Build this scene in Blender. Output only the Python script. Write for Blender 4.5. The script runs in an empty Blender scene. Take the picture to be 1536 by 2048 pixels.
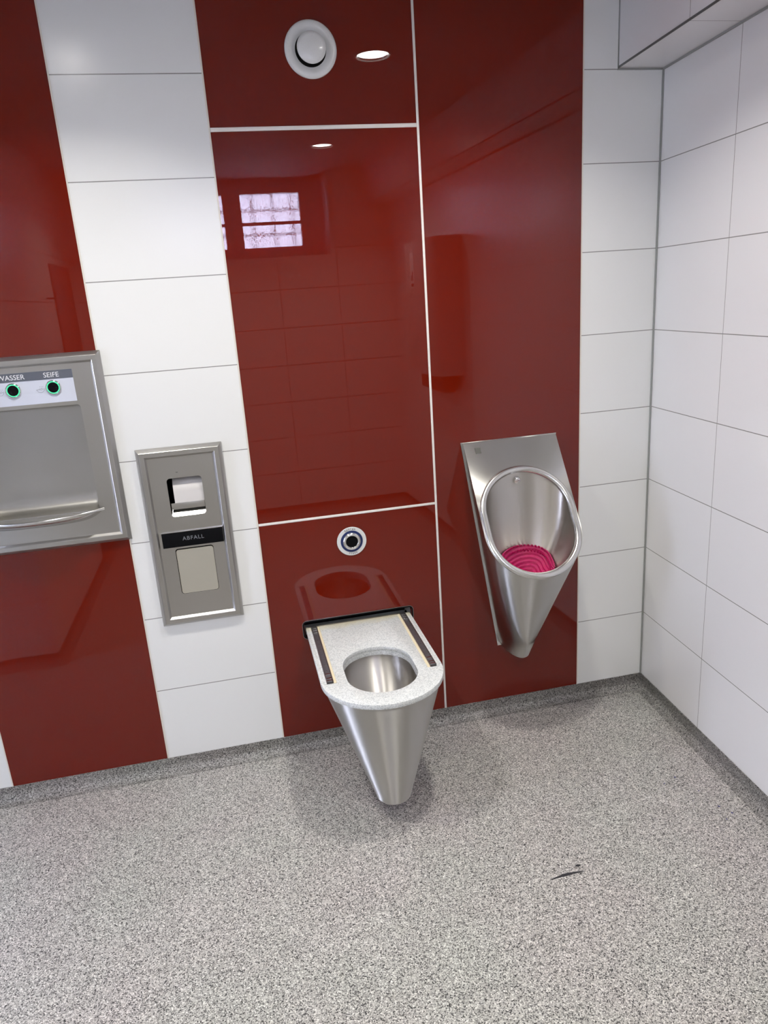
import bpy, bmesh, math, random
from mathutils import Vector, Matrix
random.seed(4)
sc = bpy.context.scene
C = sc.collection

# ---------------------------------------------------------------- camera
cam_data = bpy.data.cameras.new('camera')
cam = bpy.data.objects.new('camera', cam_data)
C.objects.link(cam)
Rr = [[0.9744391908, -0.2146028710, -0.0664369710],
      [-0.1235290591, -0.2648364721, -0.9563483751],
      [0.1876401740, 0.9401102333, -0.2845767284]]
m = Matrix.Identity(4)
for i in range(3):
    m[i][0] = Rr[0][i]; m[i][1] = -Rr[1][i]; m[i][2] = -Rr[2][i]
m[0][3], m[1][3], m[2][3] = -1.64455, -2.61723, 1.69240 + 0.055
cam.matrix_world = m
cam_data.sensor_fit = 'HORIZONTAL'; cam_data.sensor_width = 36.0
cam_data.lens = 33.910; cam_data.clip_start = 0.02
sc.camera = cam

# ---------------------------------------------------------------- world, exposure
sc.view_settings.view_transform = 'Standard'
sc.view_settings.look = 'None'
sc.view_settings.gamma = 1.0
sc.view_settings.use_curve_mapping = False
sc.view_settings.exposure = 0.0
LAMP = 45.0                     # radiance of each diffuser
BEAM = 11.5                     # watts of each downlight's beam
SPREAD = 125.0                  # degrees
SKY = 26.0                       # daylight outside the window and the doorway
w = bpy.data.worlds.new('daylight'); sc.world = w; w.use_nodes = True
bg = w.node_tree.nodes['Background']
bg.inputs['Color'].default_value = (0.72, 0.77, 1.0, 1)
bg.inputs['Strength'].default_value = SKY

# ---------------------------------------------------------------- dimensions (metres; floor z=0, corner at x=0,y=0)
SK = 0.0587                     # the right wall runs a little out of square
CEIL = 2.718; SOF = 2.458; COVE = 0.058
XA, XB, XC, XD = -2.060, -1.605, -0.914, -0.309
ZA, ZB = 2.294, 0.965
REAR = -3.507; BOXX = -2.697; BOXY = -1.169; LEFT = -3.9
XT = -1.2555                    # toilet axis
XU = -0.610                     # urinal axis
XW = -2.344                     # washbasin axis
def wx(y): return SK*y

# ---------------------------------------------------------------- materials
def mat(name):
    mt = bpy.data.materials.new(name); mt.use_nodes = True
    return mt, mt.node_tree, mt.node_tree.nodes['Principled BSDF']
def simple(name, col, rough=0.5, metal=0.0, coat=0.0, emit=None, es=0, noise=0.0):
    mt, nt, b = mat(name)
    b.inputs['Base Color'].default_value = (*col, 1)
    b.inputs['Roughness'].default_value = rough
    b.inputs['Metallic'].default_value = metal
    b.inputs['Coat Weight'].default_value = coat
    if emit:
        b.inputs['Emission Color'].default_value = (*emit, 1)
        b.inputs['Emission Strength'].default_value = es
    if noise:
        n = nt.nodes.new('ShaderNodeTexNoise'); n.inputs['Scale'].default_value = 60
        r = nt.nodes.new('ShaderNodeMapRange')
        r.inputs['To Min'].default_value = rough-noise; r.inputs['To Max'].default_value = rough+noise
        nt.links.new(n.outputs['Fac'], r.inputs['Value']); nt.links.new(r.outputs['Result'], b.inputs['Roughness'])
    return mt
def math_node(nt, op, a, b=None, c=None):
    n = nt.nodes.new('ShaderNodeMath'); n.operation = op
    for i, v in enumerate((a, b, c)):
        if v is None: continue
        if isinstance(v, (int, float)): n.inputs[i].default_value = v
        else: nt.links.new(v, n.inputs[i])
    return n.outputs[0]
def tile_mat(name, uaxis=None, uoff=0.0, upitch=0.6, tint=(0.80, 0.81, 0.80), zseam=True, gw=1.0):
    """white satin wall tiles with thin grey grout lines every 0.30 m"""
    mt, nt, b = mat(name)
    g = nt.nodes.new('ShaderNodeNewGeometry')
    s = nt.nodes.new('ShaderNodeSeparateXYZ'); nt.links.new(g.outputs['Position'], s.inputs[0])
    def line(sock, off, pitch, half):
        t = math_node(nt, 'DIVIDE', math_node(nt, 'SUBTRACT', sock, off), pitch)
        fr = math_node(nt, 'FRACT', math_node(nt, 'ADD', t, 100.5))
        d = math_node(nt, 'MULTIPLY', math_node(nt, 'ABSOLUTE', math_node(nt, 'SUBTRACT', fr, 0.5)), pitch)
        return math_node(nt, 'LESS_THAN', d, half)
    masks = []
    if zseam: masks.append(line(s.outputs['Z'], 0.355, 0.30, 0.0015*gw))
    if uaxis: masks.append(line(s.outputs[uaxis], uoff, upitch, 0.0012*gw))
    mk = masks[0] if masks else None
    if len(masks) > 1: mk = math_node(nt, 'MAXIMUM', masks[0], masks[1])
    noise = nt.nodes.new('ShaderNodeTexNoise'); noise.inputs['Scale'].default_value = 3.0
    mix = nt.nodes.new('ShaderNodeMix'); mix.data_type = 'RGBA'
    mix.inputs[6].default_value = (*tint, 1)
    mix.inputs[7].default_value = (0.27, 0.27, 0.26, 1)
    if mk is not None: nt.links.new(mk, mix.inputs[0])
    else: mix.inputs[0].default_value = 0
    nt.links.new(mix.outputs[2], b.inputs['Base Color'])
    b.inputs['Roughness'].default_value = 0.23
    fine = nt.nodes.new('ShaderNodeTexNoise'); fine.inputs['Scale'].default_value = 500
    bp = nt.nodes.new('ShaderNodeBump'); bp.inputs['Strength'].default_value = 0.05; bp.inputs['Distance'].default_value = 0.0006
    nt.links.new(fine.outputs['Fac'], bp.inputs['Height'])
    if mk is not None:
        b2 = nt.nodes.new('ShaderNodeBump'); b2.inputs['Strength'].default_value = 0.6; b2.inputs['Distance'].default_value = 0.001
        b2.invert = True
        nt.links.new(mk, b2.inputs['Height']); nt.links.new(bp.outputs[0], b2.inputs['Normal'])
        nt.links.new(b2.outputs[0], b.inputs['Normal'])
    else: nt.links.new(bp.outputs[0], b.inputs['Normal'])
    return mt
def floor_mat(name, tone=1.0):
    """grey speckled safety vinyl"""
    mt, nt, b = mat(name)
    g = nt.nodes.new('ShaderNodeNewGeometry')
    v = nt.nodes.new('ShaderNodeTexVoronoi'); v.inputs['Scale'].default_value = 370
    nt.links.new(g.outputs['Position'], v.inputs['Vector'])
    sep = nt.nodes.new('ShaderNodeSeparateColor'); nt.links.new(v.outputs['Color'], sep.inputs[0])
    cr = nt.nodes.new('ShaderNodeValToRGB')
    e = cr.color_ramp.elements
    e[0].position = 0.0; e[0].color = (0.012, 0.012, 0.014, 1)
    e[1].position = 1.0; e[1].color = (0.78, 0.77, 0.75, 1)
    for p_, c_ in ((0.11, (0.04, 0.04, 0.042, 1)), (0.24, (0.22, 0.215, 0.21, 1)), (0.55, (0.38, 0.37, 0.36, 1)), (0.85, (0.50, 0.49, 0.475, 1))):
        x = e.new(p_); x.color = c_
    nt.links.new(sep.outputs[0], cr.inputs[0])
    n2 = nt.nodes.new('ShaderNodeTexNoise'); n2.inputs['Scale'].default_value = 2.2; n2.inputs['Detail'].default_value = 3
    nt.links.new(g.outputs['Position'], n2.inputs['Vector'])
    r2 = nt.nodes.new('ShaderNodeValToRGB')
    q = r2.color_ramp.elements
    q[0].position = 0.32; q[0].color = (1.0*tone, 0.955*tone, 0.95*tone, 1)
    q[1].position = 0.68; q[1].color = (0.95*tone, 0.975*tone, 0.93*tone, 1)
    nt.links.new(n2.outputs['Fac'], r2.inputs[0])
    mx = nt.nodes.new('ShaderNodeMix'); mx.data_type = 'RGBA'; mx.blend_type = 'MULTIPLY'; mx.inputs[0].default_value = 1
    nt.links.new(cr.outputs[0], mx.inputs[6]); nt.links.new(r2.outputs[0], mx.inputs[7])
    nt.links.new(mx.outputs[2], b.inputs['Base Color'])
    b.inputs['Roughness'].default_value = 0.52
    bp = nt.nodes.new('ShaderNodeBump'); bp.inputs['Strength'].default_value = 0.35; bp.inputs['Distance'].default_value = 0.0006
    nt.links.new(sep.outputs[1], bp.inputs['Height']); nt.links.new(bp.outputs[0], b.inputs['Normal'])
    return mt
def steel_mat(name, col=(0.47, 0.46, 0.44), rough=0.30, sx=6, sy=6, sz=160, bump=0.0, aniso=0.0):
    """brushed stainless steel, fine grain plus faint smears"""
    mt, nt, b = mat(name)
    tc = nt.nodes.new('ShaderNodeTexCoord')
    mp = nt.nodes.new('ShaderNodeMapping'); mp.inputs['Scale'].default_value = (sx, sy, sz)
    nt.links.new(tc.outputs['Object'], mp.inputs[0])
    n = nt.nodes.new('ShaderNodeTexNoise'); n.inputs['Scale'].default_value = 1.0; n.inputs['Detail'].default_value = 4
    nt.links.new(mp.outputs[0], n.inputs['Vector'])
    n3 = nt.nodes.new('ShaderNodeTexNoise'); n3.inputs['Scale'].default_value = 9.0; n3.inputs['Detail'].default_value = 4
    nt.links.new(tc.outputs['Object'], n3.inputs['Vector'])
    s = math_node(nt, 'ADD', math_node(nt, 'MULTIPLY', n.outputs['Fac'], 0.0), math_node(nt, 'MULTIPLY', n3.outputs['Fac'], 0.12))
    r = math_node(nt, 'ADD', s, rough-0.06)
    nt.links.new(r, b.inputs['Roughness'])
    b.inputs['Base Color'].default_value = (*col, 1); b.inputs['Metallic'].default_value = 1.0
    if aniso:
        tg = nt.nodes.new('ShaderNodeTangent'); tg.direction_type = 'RADIAL'; tg.axis = 'Z'
        nt.links.new(tg.outputs[0], b.inputs['Tangent']); b.inputs['Anisotropic'].default_value = aniso
        b.inputs['Anisotropic Rotation'].default_value = 0.25
    return mt

M = {}
M['tile_back'] = tile_mat('white_tile_back')
M['tile_right'] = tile_mat('white_tile_right', 'Y', -0.446, 0.60, tint=(0.79, 0.79, 0.80))
M['tile_rear'] = tile_mat('white_tile_rear', 'X', -1.147, 0.48, gw=2.0)
M['tile_side'] = tile_mat('white_tile_side', 'Y', -1.9, 0.60, gw=1.7)
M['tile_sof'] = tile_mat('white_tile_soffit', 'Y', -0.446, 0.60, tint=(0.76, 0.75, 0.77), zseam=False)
M['floor'] = floor_mat('speckled_vinyl', 1.03)
M['cove'] = floor_mat('speckled_vinyl_skirting', 0.60)  # same vinyl as the floor, evenly darker
M['paint'] = simple('ceiling_paint', (0.42, 0.41, 0.42), 0.75, noise=0.05)
# red back-painted glass
mt, nt, b = mat('red_glass')
b.inputs['Base Color'].default_value = (0.128, 0.0058, 0.0005, 1)
b.inputs['Roughness'].default_value = 0.9
b.inputs['Specular IOR Level'].default_value = 0.0
b.inputs['Coat Weight'].default_value = 1.0; b.inputs['Coat Roughness'].default_value = 0.002; b.inputs['Coat IOR'].default_value = 1.52
tcn = nt.nodes.new('ShaderNodeTexNoise'); tcn.inputs['Scale'].default_value = 25
rr = nt.nodes.new('ShaderNodeMapRange'); rr.inputs['To Min'].default_value = 0.0; rr.inputs['To Max'].default_value = 0.004
nt.links.new(tcn.outputs['Fac'], rr.inputs['Value']); nt.links.new(rr.outputs['Result'], b.inputs['Coat Roughness'])
M['red'] = mt
M['joint'] = simple('white_sealant', (0.80, 0.77, 0.73), 0.35, noise=0.05)
M['ivory'] = simple('ivory_profile', (0.72, 0.68, 0.60), 0.4, noise=0.05)
M['grout'] = simple('corner_grout', (0.30, 0.31, 0.30), 0.7, noise=0.05)
M['steel'] = steel_mat('brushed_steel')
M['steel_v'] = steel_mat('brushed_steel_vertical', col=(0.54, 0.53, 0.50), rough=0.43, sx=5, sy=5, sz=160, aniso=1.0)
M['steel_bowl'] = steel_mat('brushed_steel_bowl', col=(0.52, 0.50, 0.47), rough=0.34, sx=60, sy=60, sz=4, aniso=0.85)
M['rim'] = steel_mat('polished_rim', col=(0.66, 0.66, 0.65), rough=0.22, sx=40, sy=40, sz=40, bump=0.003)
M['flap'] = steel_mat('coarse_brushed_flap', col=(0.70, 0.68, 0.60), rough=0.40, sx=14, sy=14, sz=420, bump=0.1)
M['chrome'] = simple('chrome', (0.80, 0.80, 0.80), 0.12, 1.0, noise=0.04)
M['black'] = simple('black_plastic', (0.006, 0.006, 0.007), 0.35, noise=0.1)
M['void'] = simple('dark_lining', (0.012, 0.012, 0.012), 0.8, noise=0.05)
M['black'].node_tree.nodes['Principled BSDF'].inputs['Specular IOR Level'].default_value = 0.04
M['void'].node_tree.nodes['Principled BSDF'].inputs['Specular IOR Level'].default_value = 0.0
M['valve'] = simple('white_enamel', (0.74, 0.75, 0.74), 0.28, coat=0.4, noise=0.04)
M['navy'] = simple('navy_print', (0.005, 0.018, 0.10), 0.4, noise=0.05)
M['ink'] = simple('black_print', (0.02, 0.02, 0.025), 0.5, noise=0.05)
M['white_ink'] = simple('white_print', (0.85, 0.86, 0.88), 0.5, noise=0.05)
M['grey_ink'] = simple('grey_print', (0.20, 0.21, 0.23), 0.5, noise=0.05)
M['label'] = simple('silver_label', (0.60, 0.63, 0.72), 0.35, noise=0.05)
M['label_dark'] = simple('dark_grey_label', (0.10, 0.11, 0.135), 0.4, noise=0.05)
M['green'] = simple('green_light_ring', (0.05, 0.5, 0.25), 0.3, emit=(0.06, 0.85, 0.38), es=0.75, noise=0.05)
M['paper'] = simple('tissue_paper', (0.66, 0.64, 0.62), 0.9, noise=0.05)
M['cream'] = simple('discoloured_sealant', (0.74, 0.66, 0.47), 0.6, noise=0.08)
M['rail'] = simple('dark_plastic_rail', (0.075, 0.07, 0.075), 0.30, coat=0.3, noise=0.06)
M['grey_plastic'] = simple('light_grey_plastic', (0.50, 0.50, 0.49), 0.5, noise=0.05)
M['dark_grey'] = simple('dark_grey_plastic', (0.10, 0.10, 0.10), 0.5, noise=0.05)
M['frame_white'] = simple('white_window_frame', (0.50, 0.48, 0.50), 0.4, noise=0.05)
M['lamp_glass'] = simple('lamp_diffuser', (0.9, 0.9, 0.9), 0.4, emit=(1.0, 0.965, 0.90), es=LAMP, noise=0.05)
M['reflector'] = simple('lamp_reflector', (0.85, 0.86, 0.86), 0.18, 1.0, noise=0.05)
M['bars'] = simple('dark_iron_bars', (0.03, 0.03, 0.03), 0.6, noise=0.05)
M['door'] = simple('grey_door_leaf', (0.20, 0.20, 0.21), 0.5, noise=0.05)
M['paving'] = simple('outdoor_paving', (0.24, 0.24, 0.25), 0.8, noise=0.05)
# speckled mineral seat board, yellowed near its joints
mt, nt, b = mat('speckled_mineral_board')
tc = nt.nodes.new('ShaderNodeTexCoord')
v = nt.nodes.new('ShaderNodeTexVoronoi'); v.inputs['Scale'].default_value = 330; nt.links.new(tc.outputs['Object'], v.inputs['Vector'])
sp = nt.nodes.new('ShaderNodeSeparateColor'); nt.links.new(v.outputs['Color'], sp.inputs[0])
cr = nt.nodes.new('ShaderNodeValToRGB'); e = cr.color_ramp.elements
e[0].color = (0.44, 0.47, 0.48, 1); e[1].color = (0.76, 0.78, 0.78, 1); x = e.new(0.3); x.color = (0.60, 0.63, 0.64, 1)
nt.links.new(sp.outputs[0], cr.inputs[0])
so = nt.nodes.new('ShaderNodeSeparateXYZ'); nt.links.new(tc.outputs['Object'], so.inputs[0])
nz = nt.nodes.new('ShaderNodeTexNoise'); nz.inputs['Scale'].default_value = 22; nt.links.new(tc.outputs['Object'], nz.inputs['Vector'])
yel = nt.nodes.new('ShaderNodeMapRange'); yel.inputs['From Min'].default_value = -0.045; yel.inputs['From Max'].default_value = -0.004
nt.links.new(math_node(nt, 'ADD', so.outputs['Y'], math_node(nt, 'MULTIPLY', math_node(nt, 'SUBTRACT', nz.outputs['Fac'], 0.5), 0.05)), yel.inputs['Value'])
mx = nt.nodes.new('ShaderNodeMix'); mx.data_type = 'RGBA'; mx.inputs[7].default_value = (0.66, 0.60, 0.42, 1)
nt.links.new(math_node(nt, 'MULTIPLY', yel.outputs[0], 0.8), mx.inputs[0]); nt.links.new(cr.outputs[0], mx.inputs[6])
nt.links.new(mx.outputs[2], b.inputs['Base Color']); b.inputs['Roughness'].default_value = 0.42
M['board'] = mt
# pink gel screen
mt, nt, b = mat('pink_gel')
b.inputs['Base Color'].default_value = (0.50, 0.008, 0.12, 1); b.inputs['Roughness'].default_value = 0.16
b.inputs['Subsurface Weight'].default_value = 0.35; b.inputs['Subsurface Radius'].default_value = (0.01, 0.002, 0.004)
wv = nt.nodes.new('ShaderNodeTexNoise'); wv.inputs['Scale'].default_value = 130
bp = nt.nodes.new('ShaderNodeBump'); bp.inputs['Strength'].default_value = 0.5; bp.inputs['Distance'].default_value = 0.003
nt.links.new(wv.outputs['Fac'], bp.inputs['Height']); nt.links.new(bp.outputs[0], b.inputs['Normal'])
M['pink'] = mt
# rippled obscured glass
mt, nt, b = mat('rippled_glass')
out = nt.nodes['Material Output']
g = nt.nodes.new('ShaderNodeNewGeometry')
mp = nt.nodes.new('ShaderNodeMapping'); mp.inputs['Scale'].default_value = (26, 26, 14); mp.inputs['Rotation'].default_value = (0, 0.5, 0)
nt.links.new(g.outputs['Position'], mp.inputs[0])
nz = nt.nodes.new('ShaderNodeTexNoise'); nz.inputs['Scale'].default_value = 1.6; nz.inputs['Detail'].default_value = 2; nz.inputs['Distortion'].default_value = 0.6
nt.links.new(mp.outputs[0], nz.inputs['Vector'])
bp = nt.nodes.new('ShaderNodeBump'); bp.inputs['Strength'].default_value = 1.0; bp.inputs['Distance'].default_value = 0.05
nt.links.new(nz.outputs['Fac'], bp.inputs['Height'])
gl = nt.nodes.new('ShaderNodeBsdfRefraction'); gl.inputs['IOR'].default_value = 1.25; gl.inputs['Roughness'].default_value = 0.03
gl.inputs['Color'].default_value = (1, 0.97, 1, 1)
nt.links.new(bp.outputs[0], gl.inputs['Normal'])
tr = nt.nodes.new('ShaderNodeBsdfTranslucent'); tr.inputs['Color'].default_value = (0.9, 0.9, 0.95, 1)
ms = nt.nodes.new('ShaderNodeMixShader'); ms.inputs[0].default_value = 0.15
nt.links.new(gl.outputs[0], ms.inputs[1]); nt.links.new(tr.outputs[0], ms.inputs[2]); nt.links.new(ms.outputs[0], out.inputs['Surface'])
M['ripple'] = mt

# ---------------------------------------------------------------- helpers
def tag(o, label=None, cat=None, group=None, kind=None):
    if label: o['label'] = label
    if cat: o['category'] = cat
    if group: o['group'] = group
    if kind: o['kind'] = kind
    return o
def thing(name, loc, label, cat, group=None):
    o = bpy.data.objects.new(name, None); C.objects.link(o); o.location = loc
    o.empty_display_size = 0.1
    return tag(o, label, cat, group)
def mk(name, V, F, material, parent=None, smooth=False, sharp=35, kind=None):
    """mesh object; vertices are given in world space"""
    off = Vector((0, 0, 0))
    p = parent
    while p is not None:
        off += p.location; p = p.parent
    me = bpy.data.meshes.new(name)
    me.from_pydata([tuple(Vector(v) - off) for v in V], [], F)
    bm = bmesh.new(); bm.from_mesh(me)
    bmesh.ops.remove_doubles(bm, verts=bm.verts, dist=1e-6)
    bmesh.ops.recalc_face_normals(bm, faces=bm.faces)
    bm.to_mesh(me); bm.free()
    me.materials.append(material)
    if smooth:
        for p_ in me.polygons: p_.use_smooth = True
        me.set_sharp_from_angle(angle=math.radians(sharp))
    o = bpy.data.objects.new(name, me); C.objects.link(o)
    if parent: o.parent = parent
    if kind: o['kind'] = kind
    return o
def boxVF(x0, x1, y0, y1, z0, z1):
    V = [(x, y, z) for x in (x0, x1) for y in (y0, y1) for z in (z0, z1)]
    F = [(0, 1, 3, 2), (4, 6, 7, 5), (0, 4, 5, 1), (2, 3, 7, 6), (0, 2, 6, 4), (1, 5, 7, 3)]
    return V, F
def box(name, x0, x1, y0, y1, z0, z1, material, parent=None, kind=None, bevel=0):
    o = mk(name, *boxVF(x0, x1, y0, y1, z0, z1), material, parent, kind=kind)
    if bevel: bevel_bake(o, bevel)
    return o
def bake(o):
    dg = bpy.context.evaluated_depsgraph_get(); dg.update()
    me = bpy.data.meshes.new_from_object(o.evaluated_get(dg), depsgraph=dg)
    me.name = o.name; o.modifiers.clear(); old = o.data; o.data = me; bpy.data.meshes.remove(old)
def bevel_bake(o, wdt, seg=2):
    md = o.modifiers.new('b', 'BEVEL'); md.width = wdt; md.segments = seg; md.limit_method = 'ANGLE'; md.angle_limit = 0.6
    bake(o)
    for p_ in o.data.polygons: p_.use_smooth = True
    o.data.set_sharp_from_angle(angle=math.radians(40))
def cut(o, cutters):
    """boolean difference with closed (V, F) cutters in world space"""
    tmp = []
    for V, F in cutters:
        c = mk('cutter', V, F, M['void']); tmp.append(c)
        md = o.modifiers.new('c', 'BOOLEAN'); md.operation = 'DIFFERENCE'; md.solver = 'EXACT'; md.object = c
        md.material_mode = 'INDEX'
    bpy.context.view_layer.update()
    bake(o)
    mats = o.data.materials
    for p_ in o.data.polygons: p_.material_index = 0
    while len(mats) > 1: mats.pop()
    for c in tmp:
        d = c.data; bpy.data.objects.remove(c); bpy.data.meshes.remove(d)
    return o
def merge(lst):
    V, F = [], []
    for v, f in lst:
        n = len(V); V += list(v); F += [tuple(i+n for i in q) for q in f]
    return V, F
def loft(rings, closed=True, cap0=False, cap1=False):
    n = len(rings[0]); V = [p for r in rings for p in r]; F = []
    for k in range(len(rings)-1):
        for i in range(n if closed else n-1):
            j = (i+1) % n
            F.append((k*n+i, k*n+j, (k+1)*n+j, (k+1)*n+i))
    if cap0: F.append(tuple(range(n-1, -1, -1)))
    if cap1: F.append(tuple((len(rings)-1)*n+i for i in range(n)))
    return V, F
def rrect(x0, x1, z0, z1, r, n=6):
    pts = []
    for cx, cz, a0 in ((x1-r, z1-r, 0), (x0+r, z1-r, 90), (x0+r, z0+r, 180), (x1-r, z0+r, 270)):
        for k in range(n+1):
            a = math.radians(a0+90*k/n); pts.append((cx+r*math.cos(a), cz+r*math.sin(a)))
    return pts
def prism_xz(pts, y0, y1):
    return loft([[(x, y0, z) for x, z in pts], [(x, y1, z) for x, z in pts]], True, True, True)
def ring_xz(outer, inner, y0, y1):
    """annular plate between two outlines with the same number of points"""
    R_ = [[(x, y0, z) for x, z in outer], [(x, y0, z) for x, z in inner], [(x, y1, z) for x, z in inner], [(x, y1, z) for x, z in outer]]
    R_.append(R_[0])
    return loft(R_)
def lathe_y(cx, cz, prof, n=48, cap=False):
    """prof: (radius, y) list, revolved about the y axis at cx, cz"""
    rings = [[(cx+r*math.cos(2*math.pi*i/n), y, cz+r*math.sin(2*math.pi*i/n)) for i in range(n)] for r, y in prof]
    return loft(rings, True, False, cap)
def lathe_z(cx, cy, prof, n=48, cap0=False, cap1=False):
    rings = [[(cx+r*math.cos(2*math.pi*i/n), cy+r*math.sin(2*math.pi*i/n), z) for i in range(n)] for r, z in prof]
    return loft(rings, True, cap0, cap1)
def tube(path, r, n=8, closed=False):
    P_ = [Vector(p) for p in path]; rings = []; N = len(P_); up = None
    for i, p in enumerate(P_):
        a = P_[(i-1) % N] if (closed or i > 0) else p; b_ = P_[(i+1) % N] if (closed or i < N-1) else p
        t = (b_-a).normalized()
        if up is None: up = t.cross(Vector((0, 0, 1))); up = up if up.length > 1e-3 else t.cross(Vector((1, 0, 0))); up.normalize()
        else: up = (up - t*up.dot(t)).normalized()
        s = t.cross(up)
        rings.append([tuple(p+up*r*math.cos(2*math.pi*k/n)+s*r*math.sin(2*math.pi*k/n)) for k in range(n)])
    if closed: rings.append(rings[0])
    return loft(rings, True, not closed, not closed)
def text_xz(s, size, cx, cz, y, spacing=1.0, rot=0.0, thick=0.0006):
    """lettering standing in the x-z plane facing -y; returns V, F"""
    cu = bpy.data.curves.new('t', 'FONT'); cu.body = s; cu.size = size; cu.align_x = 'CENTER'; cu.align_y = 'CENTER'
    cu.space_character = spacing; cu.extrude = thick/2; cu.resolution_u = 4
    o = bpy.data.objects.new('t', cu); C.objects.link(o)
    dg = bpy.context.evaluated_depsgraph_get(); dg.update()
    me = bpy.data.meshes.new_from_object(o.evaluated_get(dg), depsgraph=dg)
    ca, sa = math.cos(rot), math.sin(rot)
    V = [(cx+v.co.x*ca-v.co.y*sa, y-v.co.z, cz+v.co.x*sa+v.co.y*ca) for v in me.vertices]
    F = [tuple(p_.vertices) for p_ in me.polygons]
    bpy.data.objects.remove(o); bpy.data.curves.remove(cu); bpy.data.meshes.remove(me)
    return V, F

# ================================================================ STRUCTURE
# recesses behind the wall fittings
H_BASIN = (XW-0.225, XW+0.225, 1.03, 1.50)
H_DISP = (-1.925, -1.755, 1.02, 1.20)
H_BIN = (-1.92, -1.76, 0.735, 0.925)
H_SLOT = (XT-0.217, XT+0.217, 0.484, 0.546)
def hole(h, y0, y1): return boxVF(h[0], h[1], y0, y1, h[2], h[3])
bw = mk('wall_back', *boxVF(LEFT-0.3, 0.25, 0.0, 0.32, -0.1, CEIL+0.12), M['tile_back'], kind='structure')
PT = 0.019
cut(bw, [boxVF(XA+0.0035-0.575, XA-0.002, -0.05, PT+0.001, 0.02, CEIL+0.2),
         boxVF(XB+0.004, XD-0.004, -0.05, PT+0.001, 0.02, CEIL+0.2),
         hole(H_BASIN, -0.05, 0.22), hole(H_DISP, -0.05, 0.22), hole(H_BIN, -0.05, 0.12), hole(H_SLOT, -0.05, 0.14)])
# right wall (a few degrees out of square), rear wall with the window niche, side block, doorway wall
def quad_prism(xy, z0, z1):
    return loft([[(x, y, z0) for x, y in xy], [(x, y, z1) for x, y in xy]], True, True, True)
mk('wall_right', *quad_prism([(0, 0.0), (0.25, 0.0), (0.25, REAR-0.6), (wx(REAR-0.6), REAR-0.6)], -0.1, CEIL+0.12), M['tile_right'], kind='structure')
NX0, NX1, NZ0 = -2.16, -0.709, 2.105
rw = mk('wall_rear', *boxVF(BOXX, wx(REAR)-0.0005, REAR-0.42, REAR, -0.1, CEIL+0.12), M['tile_rear'], kind='structure')
cut(rw, [boxVF(NX0, NX1, REAR-0.5, REAR+0.1, NZ0, CEIL+0.2)])
mk('wall_left', *boxVF(LEFT, BOXX, REAR-0.42, BOXY, -0.1, CEIL+0.12), M['tile_side'], kind='structure')
dw = mk('wall_doorway', *boxVF(LEFT-0.3, LEFT, BOXY-0.4, 0, -0.1, CEIL+0.12), M['tile_side'], kind='structure')
cut(dw, [boxVF(LEFT-0.5, LEFT+0.1, BOXY+0.12, -0.12, 0.0, 2.12)])
d2 = box('added_door_leaf', LEFT-0.05, LEFT-0.005, BOXY+0.36, -0.123, 0.006, 2.115, M['door'], kind='structure')   # unseen leaf, added to narrow the gap that lets daylight in
box('door_handle', LEFT-0.004, LEFT+0.04, BOXY+0.42, BOXY+0.44, 0.95, 1.20, M['chrome'], d2)  # handle on the same added leaf
mk('floor', *boxVF(LEFT-0.3, 0.0, REAR, 0, -0.05, 0.0), M['floor'], kind='structure')
box('floor_outside', LEFT-6.3, LEFT-0.301, -4.5, 3.5, -0.12, -0.02, M['paving'], kind='structure')
LAMPS = [(-0.887, -0.745), (-0.858, -2.54), (-2.091, -0.775), (-2.075, -2.54)]
ce = mk('ceiling', *boxVF(LEFT-0.3, 0.25, REAR-0.42, 0.0, CEIL, CEIL+0.10), M['paint'], kind='structure')
cut(ce, [lathe_z(x, y, [(0.069, CEIL-0.05), (0.069, CEIL+0.2)], 40, True, True) for x, y in LAMPS])
# boxed-in soffit along the right wall
S0 = 0.177
sv = quad_prism([(-S0, -0.0005), (-0.0005, -0.0005), (wx(REAR)-0.0005, REAR+0.0005), (wx(REAR)-S0, REAR+0.0005)], SOF, CEIL-0.0005)
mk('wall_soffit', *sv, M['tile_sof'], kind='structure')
def along_right(off, z0, z1, wdt, y0=-0.001, y1=REAR+0.001):
    return quad_prism([(wx(y0)-off-wdt, y0), (wx(y0)-off, y0), (wx(y1)-off, y1), (wx(y1)-off-wdt, y1)], z0, z1)
mk('trim_1', *along_right(S0+0.0002, SOF-0.001, SOF+0.006, 0.0025), M['dark_grey'], kind='structure')      # metal edge of the soffit
mk('trim_2', *along_right(0.0005, SOF-0.006, SOF-0.0005, 0.006), M['grout'], kind='structure')           # joint soffit / right wall
box('trim_3', -S0-0.004, -0.007, -0.0035, -0.0005, SOF-0.006, SOF-0.0008, M['grout'], kind='structure')
box('trim_4', -S0-0.0035, -S0-0.0005, -0.0035, -0.0005, SOF+0.001, CEIL-0.001, M['grout'], kind='structure')
box('trim_5', -0.0065, -0.0006, -0.0055, -0.0004, COVE, SOF-0.007, M['grout'], kind='structure')         # corner joint
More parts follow.
